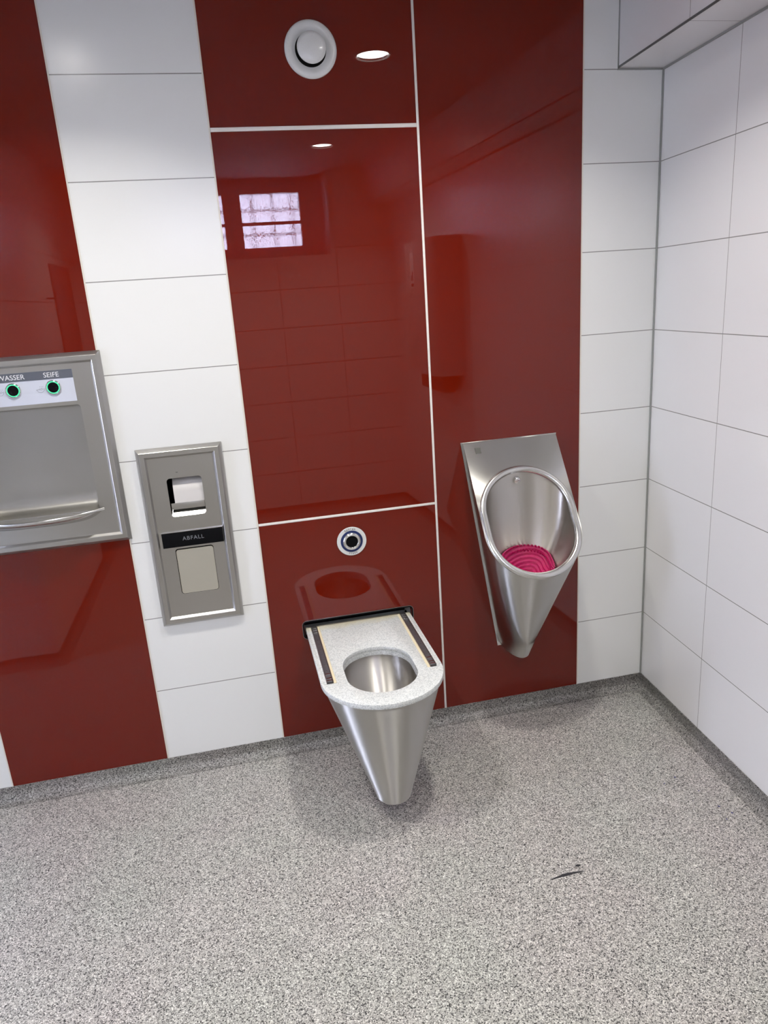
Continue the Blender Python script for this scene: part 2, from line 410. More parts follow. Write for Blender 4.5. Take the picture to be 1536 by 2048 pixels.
# ivory profiles between tiles and red glass, white joints between the glass panes
box('trim_6', XA-0.0015, XA+0.003, -0.0022, 0.015, COVE, CEIL-0.001, M['ivory'], kind='structure')
box('trim_7', XB-0.0015, XB+0.0035, -0.0022, 0.015, COVE, CEIL-0.001, M['ivory'], kind='structure')
box('trim_8', XD-0.0035, XD+0.0012, -0.0022, 0.015, COVE, CEIL-0.001, M['ivory'], kind='structure')
box('trim_9', XA-0.5755, XA-0.571, -0.0022, 0.015, COVE, CEIL-0.001, M['ivory'], kind='structure')
JH = 0.0062; JV = 0.0042
box('trim_10', XC-JV, XC+JV, -0.0024, 0.015, COVE, CEIL-0.001, M['joint'], kind='structure', bevel=0.001)
box('trim_11', XB+0.0045, XC-JV-0.0003, -0.0024, 0.015, ZA-JH, ZA+JH, M['joint'], kind='structure', bevel=0.001)
box('trim_12', XB+0.0045, XC-JV-0.0003, -0.0024, 0.015, ZB-JH*0.75, ZB+JH*0.75, M['joint'], kind='structure', bevel=0.001)

# coved vinyl skirting
def cove_profile(n=9):
    d, h = 0.046, COVE
    pts = [(0.0, 0.0), (0.0, h), (0.0035, h)]
    for k in range(n+1):
        a = math.pi/2*k/n
        pts.append((0.0045+(d-0.0045)*(1-math.cos(a)), (h-0.012)*(1-math.sin(a))+0.0006))
    return pts
def cove(name, pa, pb, na, nb):
    """skirting from pa to pb; na, nb: inward mitre directions per metre of depth at each end"""
    prof = cove_profile()
    r0 = [(pa[0]+na[0]*d, pa[1]+na[1]*d, z) for d, z in prof]; r1 = [(pb[0]+nb[0]*d, pb[1]+nb[1]*d, z) for d, z in prof]
    V, F = loft([r0, r1], True, True, True)
    return mk(name, V, F, M['cove'], smooth=True, sharp=50, kind='structure')
e_ = -0.0008
cove('baseboard_back', (LEFT+0.001, e_), (-0.0008, e_), (0, -1), (-1, -1))
cove('baseboard_right', (-0.0008, e_), (wx(REAR)-0.001, REAR+0.001), (-1, -1), (-1, 1))
cove('baseboard_rear', (wx(REAR)-0.001, REAR+0.001), (BOXX+0.001, REAR+0.001), (-1, 1), (1, 1))
cove('baseboard_left', (BOXX+0.001, REAR+0.001), (BOXX+0.001, BOXY+0.001), (1, 1), (1, 1))
cove('baseboard_side', (BOXX+0.001, BOXY+0.001), (LEFT+0.001, BOXY+0.001), (1, 1), (0, 1))

# window niche at the rear (seen mirrored in the red glass)
WY = -3.80
def window(i, x0, x1, z0, z1, gx0, gx1, gz0, gz1):
    fr = box('window_%d' % i, x0, x1, WY-0.035, WY+0.035, z0, z1, M['frame_white'], kind='structure')
    cut(fr, [boxVF(gx0, gx1, WY-0.1, WY+0.1, gz0, gz1)])
    box('glass_pane', gx0+0.0005, gx1-0.0005, WY-0.003, WY+0.001, gz0+0.0005, gz1-0.0005, M['ripple'], fr)
    zm = gz0+(gz1-gz0)*0.45
    box('glazing_bar', gx0, gx1, WY+0.004, WY+0.02, zm-0.012, zm+0.012, M['frame_white'], fr)
window(1, -1.435, -0.785, 2.10, CEIL-0.03, -1.375, -0.898, 2.198, 2.610)
window(2, -2.155, -1.437, 2.10, CEIL-0.03, -2.05, -1.515, 2.198, 2.610)
box('trim_13', -0.784, NX1-0.001, WY-0.035, WY+0.03, NZ0, CEIL-0.001, M['frame_white'], kind='structure')
box('trim_14', NX0, -0.785, WY-0.035, WY+0.03, CEIL-0.029, CEIL-0.001, M['frame_white'], kind='structure')
gr = thing('window_grille', (-1.44, WY-0.14, 2.0), 'dark iron bars outside the small rippled window, seen in the red glass', 'grille')
for k in range(9):
    x = -2.1+k*0.165; box('upright_bar', x-0.009, x+0.009, WY-0.14, WY-0.122, 2.06, 2.72, M['bars'], gr)
for z in (2.16, 2.31, 2.50, 2.64): box('cross_bar', -2.18, -0.72, WY-0.121, WY-0.103, z-0.009, z+0.009, M['bars'], gr)
# grey door leaf on the left block, standing shut
dr = box('door_1', BOXX+0.0005, BOXX+0.012, -3.35, -2.72, 0.06, 2.1, M['door'], kind='structure')
box('door_handle', BOXX+0.014, BOXX+0.05, -2.86, -2.76, 1.03, 1.05, M['chrome'], dr)

# ================================================================ RED GLASS PANELS
def panel(x0, x1, z0, z1, label, holes=()):
    o = box('glass_wall_panel', x0, x1, -0.0012, PT, z0, z1, M['red'])
    if holes: cut(o, holes)
    return tag(o, label, 'wall panel', 'red glass wall panels')
panel(XA-0.5708, XA-0.0018, COVE+0.0005, CEIL-0.001, 'dark red glossy glass wall panel behind the steel washbasin at the far left', [hole(H_BASIN, -0.05, 0.05)])
panel(XB+0.0038, XC-JV-0.0003, ZA+JH+0.0003, CEIL-0.001, 'dark red glass wall panel at the top around the round white air valve')
panel(XB+0.0038, XC-JV-0.0003, ZB+JH*0.75+0.0003, ZA-JH-0.0003, 'large red glossy wall panel in the middle mirroring the small window')
panel(XB+0.0038, XC-JV-0.0003, COVE+0.0005, ZB-JH*0.75-0.0003, 'lower red glass wall panel behind the toilet and the round flush sensor', [hole(H_SLOT, -0.05, 0.05)])
panel(XC+JV+0.0003, XD-0.0038, COVE+0.0005, CEIL-0.001, 'full height red glass wall panel behind the steel urinal')

# ================================================================ DOWNLIGHTS
LL = ['round recessed ceiling downlight nearest the urinal corner, seen in the upper red glass',
      'round recessed ceiling downlight further back, seen small in the middle red glass',
      'round recessed ceiling downlight above the steel washbasin',
      'round recessed ceiling downlight at the back of the room on the door side']
def make_lamp(x, y, label):
    t = thing('ceiling_downlight', (x, y, CEIL), label, 'lamp', 'recessed ceiling downlights')
    mk('trim_ring', *lathe_z(x, y, [(0.0675, CEIL+0.002), (0.068, CEIL-0.003), (0.072, CEIL-0.006), (0.080, CEIL-0.005), (0.083, CEIL-0.0006)], 48), M['valve'], t, True)
    mk('reflector', *lathe_z(x, y, [(0.0672, CEIL-0.0025), (0.0665, CEIL+0.0005), (0.065, CEIL+0.004), (0.064, CEIL+0.007)], 48), M['reflector'], t, True, 80)
    mk('diffuser', *lathe_z(x, y, [(0.0, CEIL+0.001), (0.03, CEIL+0.0015), (0.0648, CEIL+0.004)], 40), M['lamp_glass'], t, True)
    ld = bpy.data.lights.new('downlight_beam', 'AREA'); ld.shape = 'DISK'; ld.size = 0.12
    ld.energy = BEAM; ld.color = (1.0, 0.965, 0.905); ld.spread = math.radians(SPREAD)
    lo_ = bpy.data.objects.new('downlight_beam', ld); C.objects.link(lo_); lo_.parent = t; lo_.location = (0, 0, -0.001)
    return t
for (x, y), l in zip(LAMPS, LL): make_lamp(x, y, l)

# ================================================================ AIR VALVE
vx, vz = -1.257, 2.518
t = thing('air_valve', (vx, 0, vz), 'round white ventilation valve on the top red glass panel', 'vent')
mk('outer_ring', *lathe_y(vx, vz, [(0.0835, -0.0016), (0.084, -0.005), (0.0815, -0.0085), (0.074, -0.0105), (0.066, -0.010), (0.058, -0.006), (0.050, -0.0018)], 64), M['valve'], t, True, 60)
mk('throat', *lathe_y(vx, vz, [(0.050, -0.0019), (0.0, -0.0016)], 48), M['void'], t)
mk('valve_disc', *lathe_y(vx, vz, [(0.034, -0.0022), (0.037, -0.010), (0.0445, -0.0215), (0.0465, -0.0255), (0.0455, -0.029), (0.035, -0.032), (0.018, -0.0335), (0.0, -0.034)], 64), M['valve'], t, True, 60)

# ================================================================ FLUSH SENSOR
fx, fz = -1.257, 0.856
t = thing('flush_sensor', (fx, 0, fz), 'round flush sensor plate with blue ring on the red glass above the toilet', 'flush button')
def disc_ring(r1, r0, y0, y1, n=64):
    return lathe_y(fx, fz, [(r0, y0), (r0, y1), (r1, y1), (r1, y0), (r0, y0)], n)
mk('face_plate', *lathe_y(fx, fz, [(0.0565, -0.0016), (0.0575, -0.003), (0.0565, -0.0042), (0.0, -0.0042)], 64), simple('silver_plate', (0.66, 0.67, 0.66), 0.35, noise=0.04), t, True)
mk('blue_ring', *disc_ring(0.0430, 0.0352, -0.0043, -0.0049), M['navy'], t)
mk('chrome_bezel', *lathe_y(fx, fz, [(0.0350, -0.0044), (0.0338, -0.009), (0.0295, -0.012), (0.0255, -0.0125), (0.0235, -0.0115), (0.0225, -0.006)], 64), M['chrome'], t, True, 60)
mk('sensor_window', *lathe_y(fx, fz, [(0.0226, -0.0075), (0.0, -0.008)], 48), M['black'], t, True)
def arc_text(s, r, a_mid, step, size, flip, y):
    L = []
    n = len(s)
    for i, ch in enumerate(s):
        k = (i-(n-1)/2)*step
        a = math.radians(a_mid-k) if not flip else math.radians(a_mid+k)
        rot = a-math.pi/2 if not flip else a+math.pi/2
        L.append(text_xz(ch, size, fx+r*math.cos(a), fz+r*math.sin(a), y, rot=rot))
    return merge(L)
mk('lettering', *arc_text('Spülen', 0.0492, 95, 9.0, 0.0118, False, -0.0044), M['ink'], t)
mk('lettering', *arc_text('flush', 0.0492, 272, 8.5, 0.0112, True, -0.0044), M['ink'], t)

# ================================================================ TOILET
T0 = thing('toilet', (XT, 0, 0), 'wall hung stainless steel toilet with a speckled grey seat board', 'toilet')
ZS = 0.520; TH = 0.017; HW = 0.211; YC = -0.432
def d_outline(hw, yback, yc, n=40, ry=None):
    ry = ry or hw
    pts = [(XT-hw, yback)]
    pts += [(XT-hw, yback+(yc-yback)*k/6) for k in range(1, 6)]
    for k in range(n+1):
        a = math.pi+math.pi*k/n; pts.append((XT+hw*math.cos(a), yc+ry*math.sin(a)))
    pts += [(XT+hw, yc+(yback-yc)*k/6) for k in range(1, 6)]
    pts.append((XT+hw, yback))
    pts += [(XT+hw-2*hw*k/8, yback) for k in range(1, 8)]
    return pts
def stadium(cx, yb, yf, r, n=24):
    """yb: far end, yf: near end"""
    pts = []
    for k in range(n+1):
        a = math.pi*k/n; pts.append((cx+r*math.cos(a), yb-r+r*math.sin(a)))
    for k in range(n+1):
        a = math.pi+math.pi*k/n; pts.append((cx+r*math.cos(a), yf+r+r*math.sin(a)))
    return pts
def prism_xy(pts, z0, z1): return loft([[(x, y, z0) for x, y in pts], [(x, y, z1) for x, y in pts]], True, True, True)
sb = mk('seat_board', *prism_xy(d_outline(HW, 0.012, YC), ZS-TH, ZS), M['board'], T0)
XO = XT-0.0005
GR = (-0.180, 0.180)                                                     # groove centres
gcut = []
for gx in GR:
    gcut.append(boxVF(XT+gx-0.0215, XT+gx+0.0215, -0.455, 0.05, ZS-0.009, ZS+0.02))
cut(sb, [prism_xy(stadium(XO, -0.242, -0.566, 0.122), ZS-TH-0.02, ZS+0.02)] + gcut)
bevel_bake(sb, 0.0016, 2)
for s_, gx in zip((-1, 1), GR):
    cx = XT+gx
    for a_ in (cx-0.0212, cx+0.0120):
        box('groove_sealant', a_, a_+0.0092, -0.452, 0.01, ZS-0.0092, ZS-0.0008, M['cream'] if (a_-cx)*gx < 0 else M['board'], sb)
    rl = box('guide_rail', cx-0.0100, cx+0.0100, -0.445, 0.008, ZS-0.0090, ZS+0.0025, M['rail'], T0, bevel=0.0012)
    for a_ in (cx-0.0118, cx+0.0101):
        box('rail_edge_strip', a_, a_+0.0017, -0.447, 0.008, ZS-0.009, ZS+0.0032, M['steel'], rl)
    for y0 in (-0.440, -0.425, -0.395, -0.033, -0.018, -0.052):
        box('clip', cx-0.0085, cx+0.0085, y0, y0+0.005, ZS+0.0026, ZS+0.0045, M['chrome'], rl)
    for k in range(8):
        mk('rivet', *lathe_z(cx, -0.08-0.04*k, [(0.0032, ZS+0.0024), (0.0030, ZS+0.0034), (0.0, ZS+0.0036)], 12), M['rail'], rl)
col_o = stadium(XO, -0.236, -0.572, 0.128); col_i = stadium(XO, -0.2425, -0.5655, 0.1215)
mk('opening_collar', *loft([[(x, y, z) for x, y in o_] for o_, z in ((col_o, ZS-TH-0.0004), (col_o, ZS-0.033), (col_i, ZS-0.033), (col_i, ZS-TH-0.0004), (col_o, ZS-TH-0.0004))]), M['board'], sb, True, 40)
# cone shaped steel body
rings = []
zt, zb = ZS-TH-0.0005, 0.085
NR = 26
for k in range(NR+1):
    t_ = k/NR
    z = zt+(zb-zt)*t_
    hw = 0.205+(0.062-0.205)*t_
    yb = -0.002+(-0.40+0.002)*t_
    yf = -0.633+(-0.560+0.633)*t_
    ry = min(hw, (yb-yf)*0.62)
    rings.append([(x, y, z) for x, y in d_outline(hw, yb, yf+ry, ry=ry)])
# rounded foot
last = rings[-1]
cxm = XT; cym = sum(p[1] for p in last)/len(last)
for dz, s_ in ((0.006, 0.97), (0.011, 0.90), (0.014, 0.78), (0.015, 0.5)):
    rings.append([(cxm+(x-cxm)*s_, cym+(y-cym)*s_, zb-dz) for x, y, z in last])
body = mk('pan_body', *loft(rings, True, False, True), M['steel_v'], T0, True, 50)
# inner bowl
rb = []
def bowl_out(s, yb, yf, r, z): return [(x, y, z) for x, y in stadium(XO, yb, yf, r)]
for k in range(15):
    t_ = k/14
    e2 = t_**1.4
    r = 0.126*(1-t_)+0.035*t_ + 0.03*math.sin(math.pi*t_)
    yb = -0.236+(-0.395+0.236)*e2; yf = -0.572+(-0.475+0.572)*e2*0.9
    r = min(r, (yb-yf)/2-0.001)
    rb.append(bowl_out(0, yb, yf, r, ZS-0.0325-0.215*t_))
mk('bowl', *loft(rb, True, False, True), M['steel_bowl'], T0, True, 60)
# slot frame in the wall behind the board
so_ = rrect(XT-0.2235, XT+0.2235, 0.478, 0.553, 0.017, 8); si = rrect(XT-0.2185, XT+0.2185, 0.483, 0.548, 0.013, 8)
sf = mk('slot_frame', *ring_xz(so_, si, -0.007, 0.10), M['black'], T0, True)
mk('slot_edge', *ring_xz(rrect(XT-0.2245, XT+0.2245, 0.477, 0.554, 0.018, 8), so_, -0.0065, -0.0013), M['steel'], sf)
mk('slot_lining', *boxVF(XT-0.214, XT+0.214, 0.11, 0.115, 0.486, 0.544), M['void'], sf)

# ================================================================ URINAL
U0 = thing('urinal', (XU, 0, 0), 'conical stainless steel urinal hanging on the red glass panel at the right', 'urinal')
P1 = Vector((0, -0.016, 1.190)); P2 = Vector((0, -0.340, 0.730)); LS = (P2-P1).length; DS = (P2-P1)/LS
NN = Vector((0, DS.z, -DS.y))            # outward normal of the slanted face
if NN.y > 0: NN = -NN
def up(x, s, o=0.0): return tuple(Vector((XU+x, 0, 0))+P1+DS*s+NN*o)
UW = 0.190
def o_outline(hw, n=36, s0=0.0, ns=14):
    pts = []
    sc0 = LS-hw
    for k in range(ns): pts.append((-hw, s0+(sc0-s0)*k/ns))
    for k in range(n+1):
        a = math.pi-math.pi*k/n; pts.append((hw*math.cos(a), sc0+hw*math.sin(a)))
    for k in range(ns): pts.append((hw, sc0+(s0-sc0)*(k+1)/ns))
    return pts
OUT = o_outline(UW)
ns, na = 14, 36
Wp = []
for k in range(ns):
    t_ = k/ns; Wp.append((-0.190+(0.190-0.056)*t_, -0.0022, 1.190-(1.190-0.325)*t_))
for k in range(na+1):
    a = math.pi-math.pi*k/na; Wp.append((0.056*math.cos(a), -0.060-0.075*math.sin(a)+0.058*(1-math.sin(a)), 0.325-0.012*math.sin(a)))
for k in range(ns):
    t_ = (k+1)/ns; Wp.append((0.056+(0.190-0.056)*t_, -0.0022, 0.325+(1.190-0.325)*t_))
rings = []
OR = [Vector(up(x, s)) for x, s in OUT]
WR = [Vector((XU+x, y, z)) for x, y, z in Wp]
for k in range(13):
    t_ = k/12; rings.append([tuple(a.lerp(b_, t_)) for a, b_ in zip(OR, WR)])
# rounded foot
ft = [Vector(p) for p in rings[-1]]
fc = Vector((XU, -0.062, 0))
foot = []
for dz, s_ in ((0.006, 0.96), (0.011, 0.86), (0.014, 0.70), (0.015, 0.3)):
    foot.append([(fc.x+(p.x-fc.x)*s_, fc.y+(p.y-fc.y)*s_, p.z-dz) for p in ft[ns:ns+na+1]])
foot = [[tuple(p) for p in ft[ns:ns+na+1]]]+foot
sideV = loft(rings, False)
footV = loft(foot, False, False, True)
# slanted face with opening
HR = 0.166; HS0, HS1 = 0.130, 0.545
def h_outline(r, s0, s1, n=96):
    """egg-like stadium, parametrised by angle about its centre"""
    cs = (s0+s1)/2; pts = []
    for k in range(n):
        a = 2*math.pi*k/n
        dx, ds = math.sin(a), -math.cos(a)
        lo, hi = 0.0, 1.0
        for _ in range(40):
            md_ = (lo+hi)/2; x, s = dx*md_, cs+ds*md_
            sa = min(max(s, s0+r), s1-r)
            if math.hypot(x, s-sa) < r: lo = md_
            else: hi = md_
        pts.append((dx*lo, cs+ds*lo))
    return pts
HO = h_outline(HR, HS0, HS1)
cs = (HS0+HS1)/2
def ray_out(x, s):
    dx, ds = x, s-cs; l = math.hypot(dx, ds); dx /= l; ds /= l
    lo, hi = 0.0, 1.5
    for _ in range(40):
        md_ = (lo+hi)/2; X, S = dx*md_, cs+ds*md_
        ins = abs(X) <= UW and S >= 0 and (S <= LS-UW or math.hypot(X, S-(LS-UW)) < UW)
        if ins: lo = md_
        else: hi = md_
    return (dx*lo, cs+ds*lo)
OO = [ray_out(*p_) for p_ in HO]
for cxn in (-UW, UW):                       # snap to the two square top corners
    i = min(range(96), key=lambda q: math.hypot(OO[q][0]-cxn, OO[q][1])); OO[i] = (cxn, 0.0)
mids = [[((1-q)*a[0]+q*b_[0], (1-q)*a[1]+q*b_[1]) for a, b_ in zip(OO, HO)] for q in (0, 0.5, 1)]
faceV = loft([[up(x, s) for x, s in r_] for r_ in mids])
topV = ([up(-UW, 0), up(UW, 0), (XU+UW, -0.0022, 1.190), (XU-UW, -0.0022, 1.190)], [(0, 1, 2, 3)])
mk('urinal_body', *merge([sideV, footV, topV]), M['steel_v'], U0, True, 30)
mk('slanted_face', *faceV, M['steel_v'], U0)
# rolled rim
rimpath = [up(x*1.045, cs+(s-cs)*1.02+0.001, -0.004) for x, s in HO]
mk('rolled_rim', *tube(rimpath, 0.0135, 16, True), M['rim'], U0, True)
# bowl interior
rings = []
NB = 16
E_ = Vector((XU, -0.150, 0.655))
bowl_pts = []
for k in range(NB+1):
    t_ = k/NB; r_ = []
    for (x, s) in HO:
        p = Vector(up(x, s, -0.002))
        c_ = Vector((XU+x*0.92, -0.035+(p.y+0.035)*0.86, p.z+(0.665-p.z)*0.74))
        e3 = E_+Vector((x*0.10, (s-cs)*-0.06, 0))
        r_.append(tuple(p*(1-t_)**2+c_*2*t_*(1-t_)+e3*t_*t_))
    rings.append(r_)
URN = rings
mk('urinal_bowl', *loft(rings, True, False, True), M['steel_bowl'], U0, True, 60)
# wall flange
fl = [(-0.197, 1.192), (0.197, 1.192), (0.066, 0.312), (-0.066, 0.312)]
mk('wall_flange', *prism_xz([(XU+x, z) for x, z in fl], -0.0055, -0.0016), M['rim'], U0)
# spray nozzle, badge, seam
s_n = Vector((XU+0.0, -0.098, 1.065))
nz_dir = Vector((0, -0.75, -0.66)).normalized()
def lathe_dir(o_, d_, prof, n=24):
    d_ = d_.normalized(); a_ = d_.cross(Vector((1, 0, 0))).normalized(); b_ = d_.cross(a_)
    return loft([[tuple(o_+d_*h+a_*r*math.cos(2*math.pi*i/n)+b_*r*math.sin(2*math.pi*i/n)) for i in range(n)] for r, h in prof])
mk('spray_nozzle', *lathe_dir(Vector((XU-0.006, -0.074, 1.052)), Vector((0, -0.8, -0.30)), [(0.009, -0.01), (0.009, 0.012), (0.013, 0.013), (0.0135, 0.026), (0.012, 0.029), (0.0, 0.030)]), M['chrome'], U0, True)
mk('badge', *loft([[up(x, s, 0.0004) for x, s in ((-0.149, 0.024), (-0.127, 0.024), (-0.127, 0.047), (-0.149, 0.047))], [up(x, s, 0.0012) for x, s in ((-0.149, 0.024), (-0.127, 0.024), (-0.127, 0.047), (-0.149, 0.047))]], True, True, True), simple('dull_grey_badge', (0.09, 0.09, 0.08), 0.5, noise=0.05), U0)

# pink screen lying in the bowl
mt0 = thing('urinal_screen', (XU, -0.15, 0.67), 'bright pink rippled deodorant screen lying in the steel urinal bowl', 'urinal screen')
def bowlpt(t_, k, lift):
    f_ = t_*NB; i = min(int(f_), NB-1); q = f_-i
    p = Vector(URN[i][k]).lerp(Vector(URN[i+1][k]), q)
    c_ = Vector((XU, -0.17, 0.80)); return p+(c_-p).normalized()*lift
mr = []
for t_ in [0.60+0.40*j/40 for j in range(41)]:
    mr.append([tuple(bowlpt(min(t_, 0.9999), k, 0.006+0.0034*math.sin(t_*120+1.8*math.sin(k*0.20))+0.0012*math.sin(k*1.57)*math.sin(t_*210))) for k in range(96)])
mk('screen_web', *loft(mr, True, False, True), M['pink'], mt0, True, 80)
sp_ = []
for k in range(0, 96, 2):
    for tt in (0.60, 0.66):
        a = bowlpt(tt, k, 0.006); b_ = bowlpt(tt-0.012, k, 0.018)
        sp_.append(lathe_dir(a, (b_-a), [(0.0040, -0.001), (0.0034, 0.006), (0.0018, 0.0125), (0.0, 0.013)], 6))
mk('bristles', *merge(sp_), M['pink'], mt0, True)

# ================================================================ RIMMED STEEL FRAMES
def frame(name, parent, x0, x1, z0, z1, xi=0.028, step=0.012):
    def rc(d, y): return [(x0+d, y, z0+d), (x1-d, y, z0+d), (x1-d, y, z1-d), (x0+d, y, z1-d)]
    rings = [rc(0, -0.0016), rc(0, -0.005), rc(0.0115, -0.0195), rc(0.013, -0.0205), rc(xi-0.001, -0.0205), rc(xi+0.001, -0.0195), rc(xi+0.007, -0.0125), rc(xi+0.010, -0.0120)]
    return mk(name, *loft(rings), M['steel'], parent, True, 20)

# dispenser -------------------------------------------------------
DX0, DX1, DZ0, DZ1 = -1.993, -1.696, 0.620, 1.293
D0 = thing('dispenser_unit', (-1.8445, 0, DZ0), 'tall steel dispenser set in the white tiles with paper opening and black waste band', 'dispenser')
frame('frame', D0, DX0, DX1, DZ0, DZ1)
fp = box('front_plate', DX0+0.0375, DX1-0.0375, -0.0120, -0.0105, DZ0+0.0375, DZ1-0.0375, M['steel'], D0)
ox0, ox1, oz0, oz1 = -1.9015, -1.780, 1.039, 1.181
bx0, bx1, bz0, bz1 = -1.9085, -1.7725, 0.741, 0.918
cut(fp, [prism_xz(rrect(ox0, ox1, oz0, oz1, 0.012), -0.05, 0.05), prism_xz(rrect(bx0, bx1, bz0, bz1, 0.010), -0.05, 0.05)])
# opening lining
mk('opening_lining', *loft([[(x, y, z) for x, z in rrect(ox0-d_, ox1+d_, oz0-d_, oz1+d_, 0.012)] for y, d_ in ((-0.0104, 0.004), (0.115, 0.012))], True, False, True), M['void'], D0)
mk('paper_ramp', *loft([[(ox0+0.001, -0.0095, oz0-0.001), (ox1-0.001, -0.0095, oz0-0.001)], [(ox0+0.001, 0.015, oz0+0.030), (ox1-0.001, 0.015, oz0+0.030)]], False), M['rim'], D0)
box('cutter_bar', ox0+0.003, ox1-0.0005, -0.006, -0.003, 1.064, 1.088, M['steel'], D0, bevel=0.001)
bd = box('waste_band', DX0+0.045, DX1-0.036, -0.0165, -0.0122, 0.926, 0.9815, M['black'], D0, bevel=0.0006)
mk('lettering', *text_xz('ABFALL', 0.0205, -1.8385, 0.9555, -0.0168, 1.15), M['grey_ink'], bd)
box('plate_edge', DX0+0.042, DX1-0.036, -0.0172, -0.0122, 0.9822, 0.9845, M['chrome'], D0)
flp = mk('waste_flap', *merge([prism_xz(rrect(bx0+0.002, bx1-0.0015, bz0+0.0005, bz1-0.005, 0.009), -0.0095, -0.0075)]), M['flap'], D0)
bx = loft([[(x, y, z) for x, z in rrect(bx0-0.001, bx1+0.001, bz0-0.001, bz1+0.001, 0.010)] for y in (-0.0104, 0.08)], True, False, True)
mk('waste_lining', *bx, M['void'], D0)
box('keyhole', -1.8655, -1.8585, -0.0125, -0.0121, 1.2005, 1.2025, M['dark_grey'], D0)
# paper
pr = thing('toilet_paper_roll', (-1.834, 0.05, 1.12), 'white paper roll inside the opening of the steel dispenser', 'paper roll')
def lathe_x(x0, x1, cy, cz, prof, n=48):
    return loft([[(x, cy+r*math.cos(2*math.pi*i/n), cz+r*math.sin(2*math.pi*i/n)) for i in range(n)] for x, r in prof])
mk('paper_winding', *lathe_x(0, 0, 0.052, 1.128, [(-1.884, 0.018), (-1.884, 0.0555), (-1.7745, 0.0555), (-1.7745, 0.018), (-1.884, 0.018)]), M['paper'], pr, True, 40)
mk('hanging_sheet', *loft([[(-1.884, -0.0042, z_), (-1.776, -0.0042, z_)] for z_ in (1.128, 1.10, 1.066)], False), M['paper'], pr)
mk('cardboard_core', *lathe_x(0, 0, 0.052, 1.128, [(-1.885, 0.015), (-1.885, 0.0175), (-1.774, 0.0175), (-1.774, 0.015), (-1.885, 0.015)]), simple('cardboard', (0.35, 0.27, 0.18), 0.9, noise=0.05), pr, True, 40)

# washbasin --------------------------------------------------------
B0X, B1X, B0Z, B1Z = 2*XW+2.050, -2.050, 0.975, 1.641
B0 = thing('washbasin_unit', (XW, 0, B0Z), 'recessed steel washbasin unit with water and soap sensors on the left', 'washbasin')
frame('frame', B0, B0X, B1X, B0Z, B1Z)
fp = box('front_plate', B0X+0.0375, B1X-0.0375, -0.0120, -0.0105, B0Z+0.0375, B1Z-0.0375, M['steel'], B0)
AX0, AX1, AZ0, AZ1 = XW-0.205, XW+0.205, 1.100, 1.470
cut(fp, [prism_xz(rrect(AX0, AX1, AZ0, AZ1, 0.012), -0.05, 0.05)])
al = []
for y, ix, zt_, zb_, r in ((-0.0118, 0, AZ1, AZ0, 0.012), (-0.004, 0.0008, AZ1-0.002, AZ0-0.002, 0.013), (0.03, 0.001, AZ1-0.004, 1.094, 0.016),
                           (0.06, 0.0012, AZ1-0.006, 1.094, 0.02), (0.076, 0.0016, AZ1-0.008, 1.099, 0.022), (0.086, 0.003, AZ1-0.010, 1.110, 0.024), (0.0915, 0.006, AZ1-0.013, 1.124, 0.026), (0.0935, 0.012, AZ1-0.02, 1.145, 0.03)):
    al.append([(x, y, z) for x, z in rrect(AX0+ix, AX1-ix, zb_, zt_, r, 8)])
mk('alcove', *loft(al, True, False, True), steel_mat('satin_steel', col=(0.40, 0.39, 0.365), rough=0.40, sx=90, sy=90, sz=90, bump=0.006), B0, True, 60)
# bowed lip
NL = 40; LXW = 0.221
def arc_y(u): return -0.0125-0.088*(1-abs(u)**2.2)
inner = []; outer_ = []
for i in range(NL+1):
    u = -1+2*i/NL; x = XW+LXW*u; y = arc_y(u)
    rim_ = Vector((x, y, 1.106))
    basey = -0.0122
    inner.append([tuple(rim_+Vector((0, 0.0, 0))), tuple(Vector((x*0.995+XW*0.005, y+(basey-y)*0.12+0.001, 1.1005))), tuple(Vector((x, y+(basey-y)*0.5, 1.0965))), tuple(Vector((min(max(x, AX0+0.004), AX1-0.004), basey+0.006, 1.0985)))])
    outer_.append([tuple(rim_), tuple(rim_+Vector((0, -0.0035, -0.002))), tuple(rim_+Vector((0, -0.0035, -0.008))), tuple(Vector((x, y+(basey-y)*0.22, 1.084+0.02*abs(u)**6))), tuple(Vector((x, y+(basey-y)*0.6, 1.069+0.035*abs(u)**6))), tuple(Vector((x, basey, 1.062+0.0425*abs(u)**6)))])
mk('bowl_lip', *merge([loft(inner, False), loft(outer_, False)]), M['rim'], B0, True, 70)
# label strip with sensors
ls = thing  # (kept simple: parts of the washbasin)
lab = box('label_strip', 2*XW+2.146, -2.146, -0.0132, -0.0121, 1.4825, 1.588, M['label'], B0)
band = box('dark_band', 2*XW+2.146, -2.146, -0.0138, -0.0133, 1.560, 1.588, M['label_dark'], lab)
mk('lettering', *text_xz('WASSER', 0.0225, -2.3365, 1.5735, -0.0141), M['white_ink'], lab)
mk('lettering', *text_xz('SEIFE', 0.0225, -2.2125, 1.5735, -0.0141), M['white_ink'], lab)
def hand(cx, cz, s):
    pts = [(-1, .1), (-.6, -.45), (0, -.6), (.5, -.5), (.8, -.1), (.9, .4), (.6, .15), (.3, .5), (.1, .2), (-.2, .35), (-.4, .1), (-1, .1)]
    V, F = tube([(cx+x*s, -0.0135, cz+z*s) for x, z in pts], 0.00045, 5)
    L = [(V, F), tube([(cx-0.35*s, -0.0135, cz+.1*s), (cx+.15*s, -0.0135, cz-.05*s), (cx+.5*s, -0.0135, cz+.1*s)], 0.0004, 5)]
    for q in range(3): L.append(tube([(cx+(-.1+.35*q)*s, -0.0135, cz+.75*s), (cx+(-.05+.35*q)*s, -0.0135, cz+.95*s)], 0.0004, 5))
    return merge(L)
for hx in (-2.253, -2.378): mk('hand_symbol', *hand(hx, 1.527, 0.013), M['grey_ink'], lab)
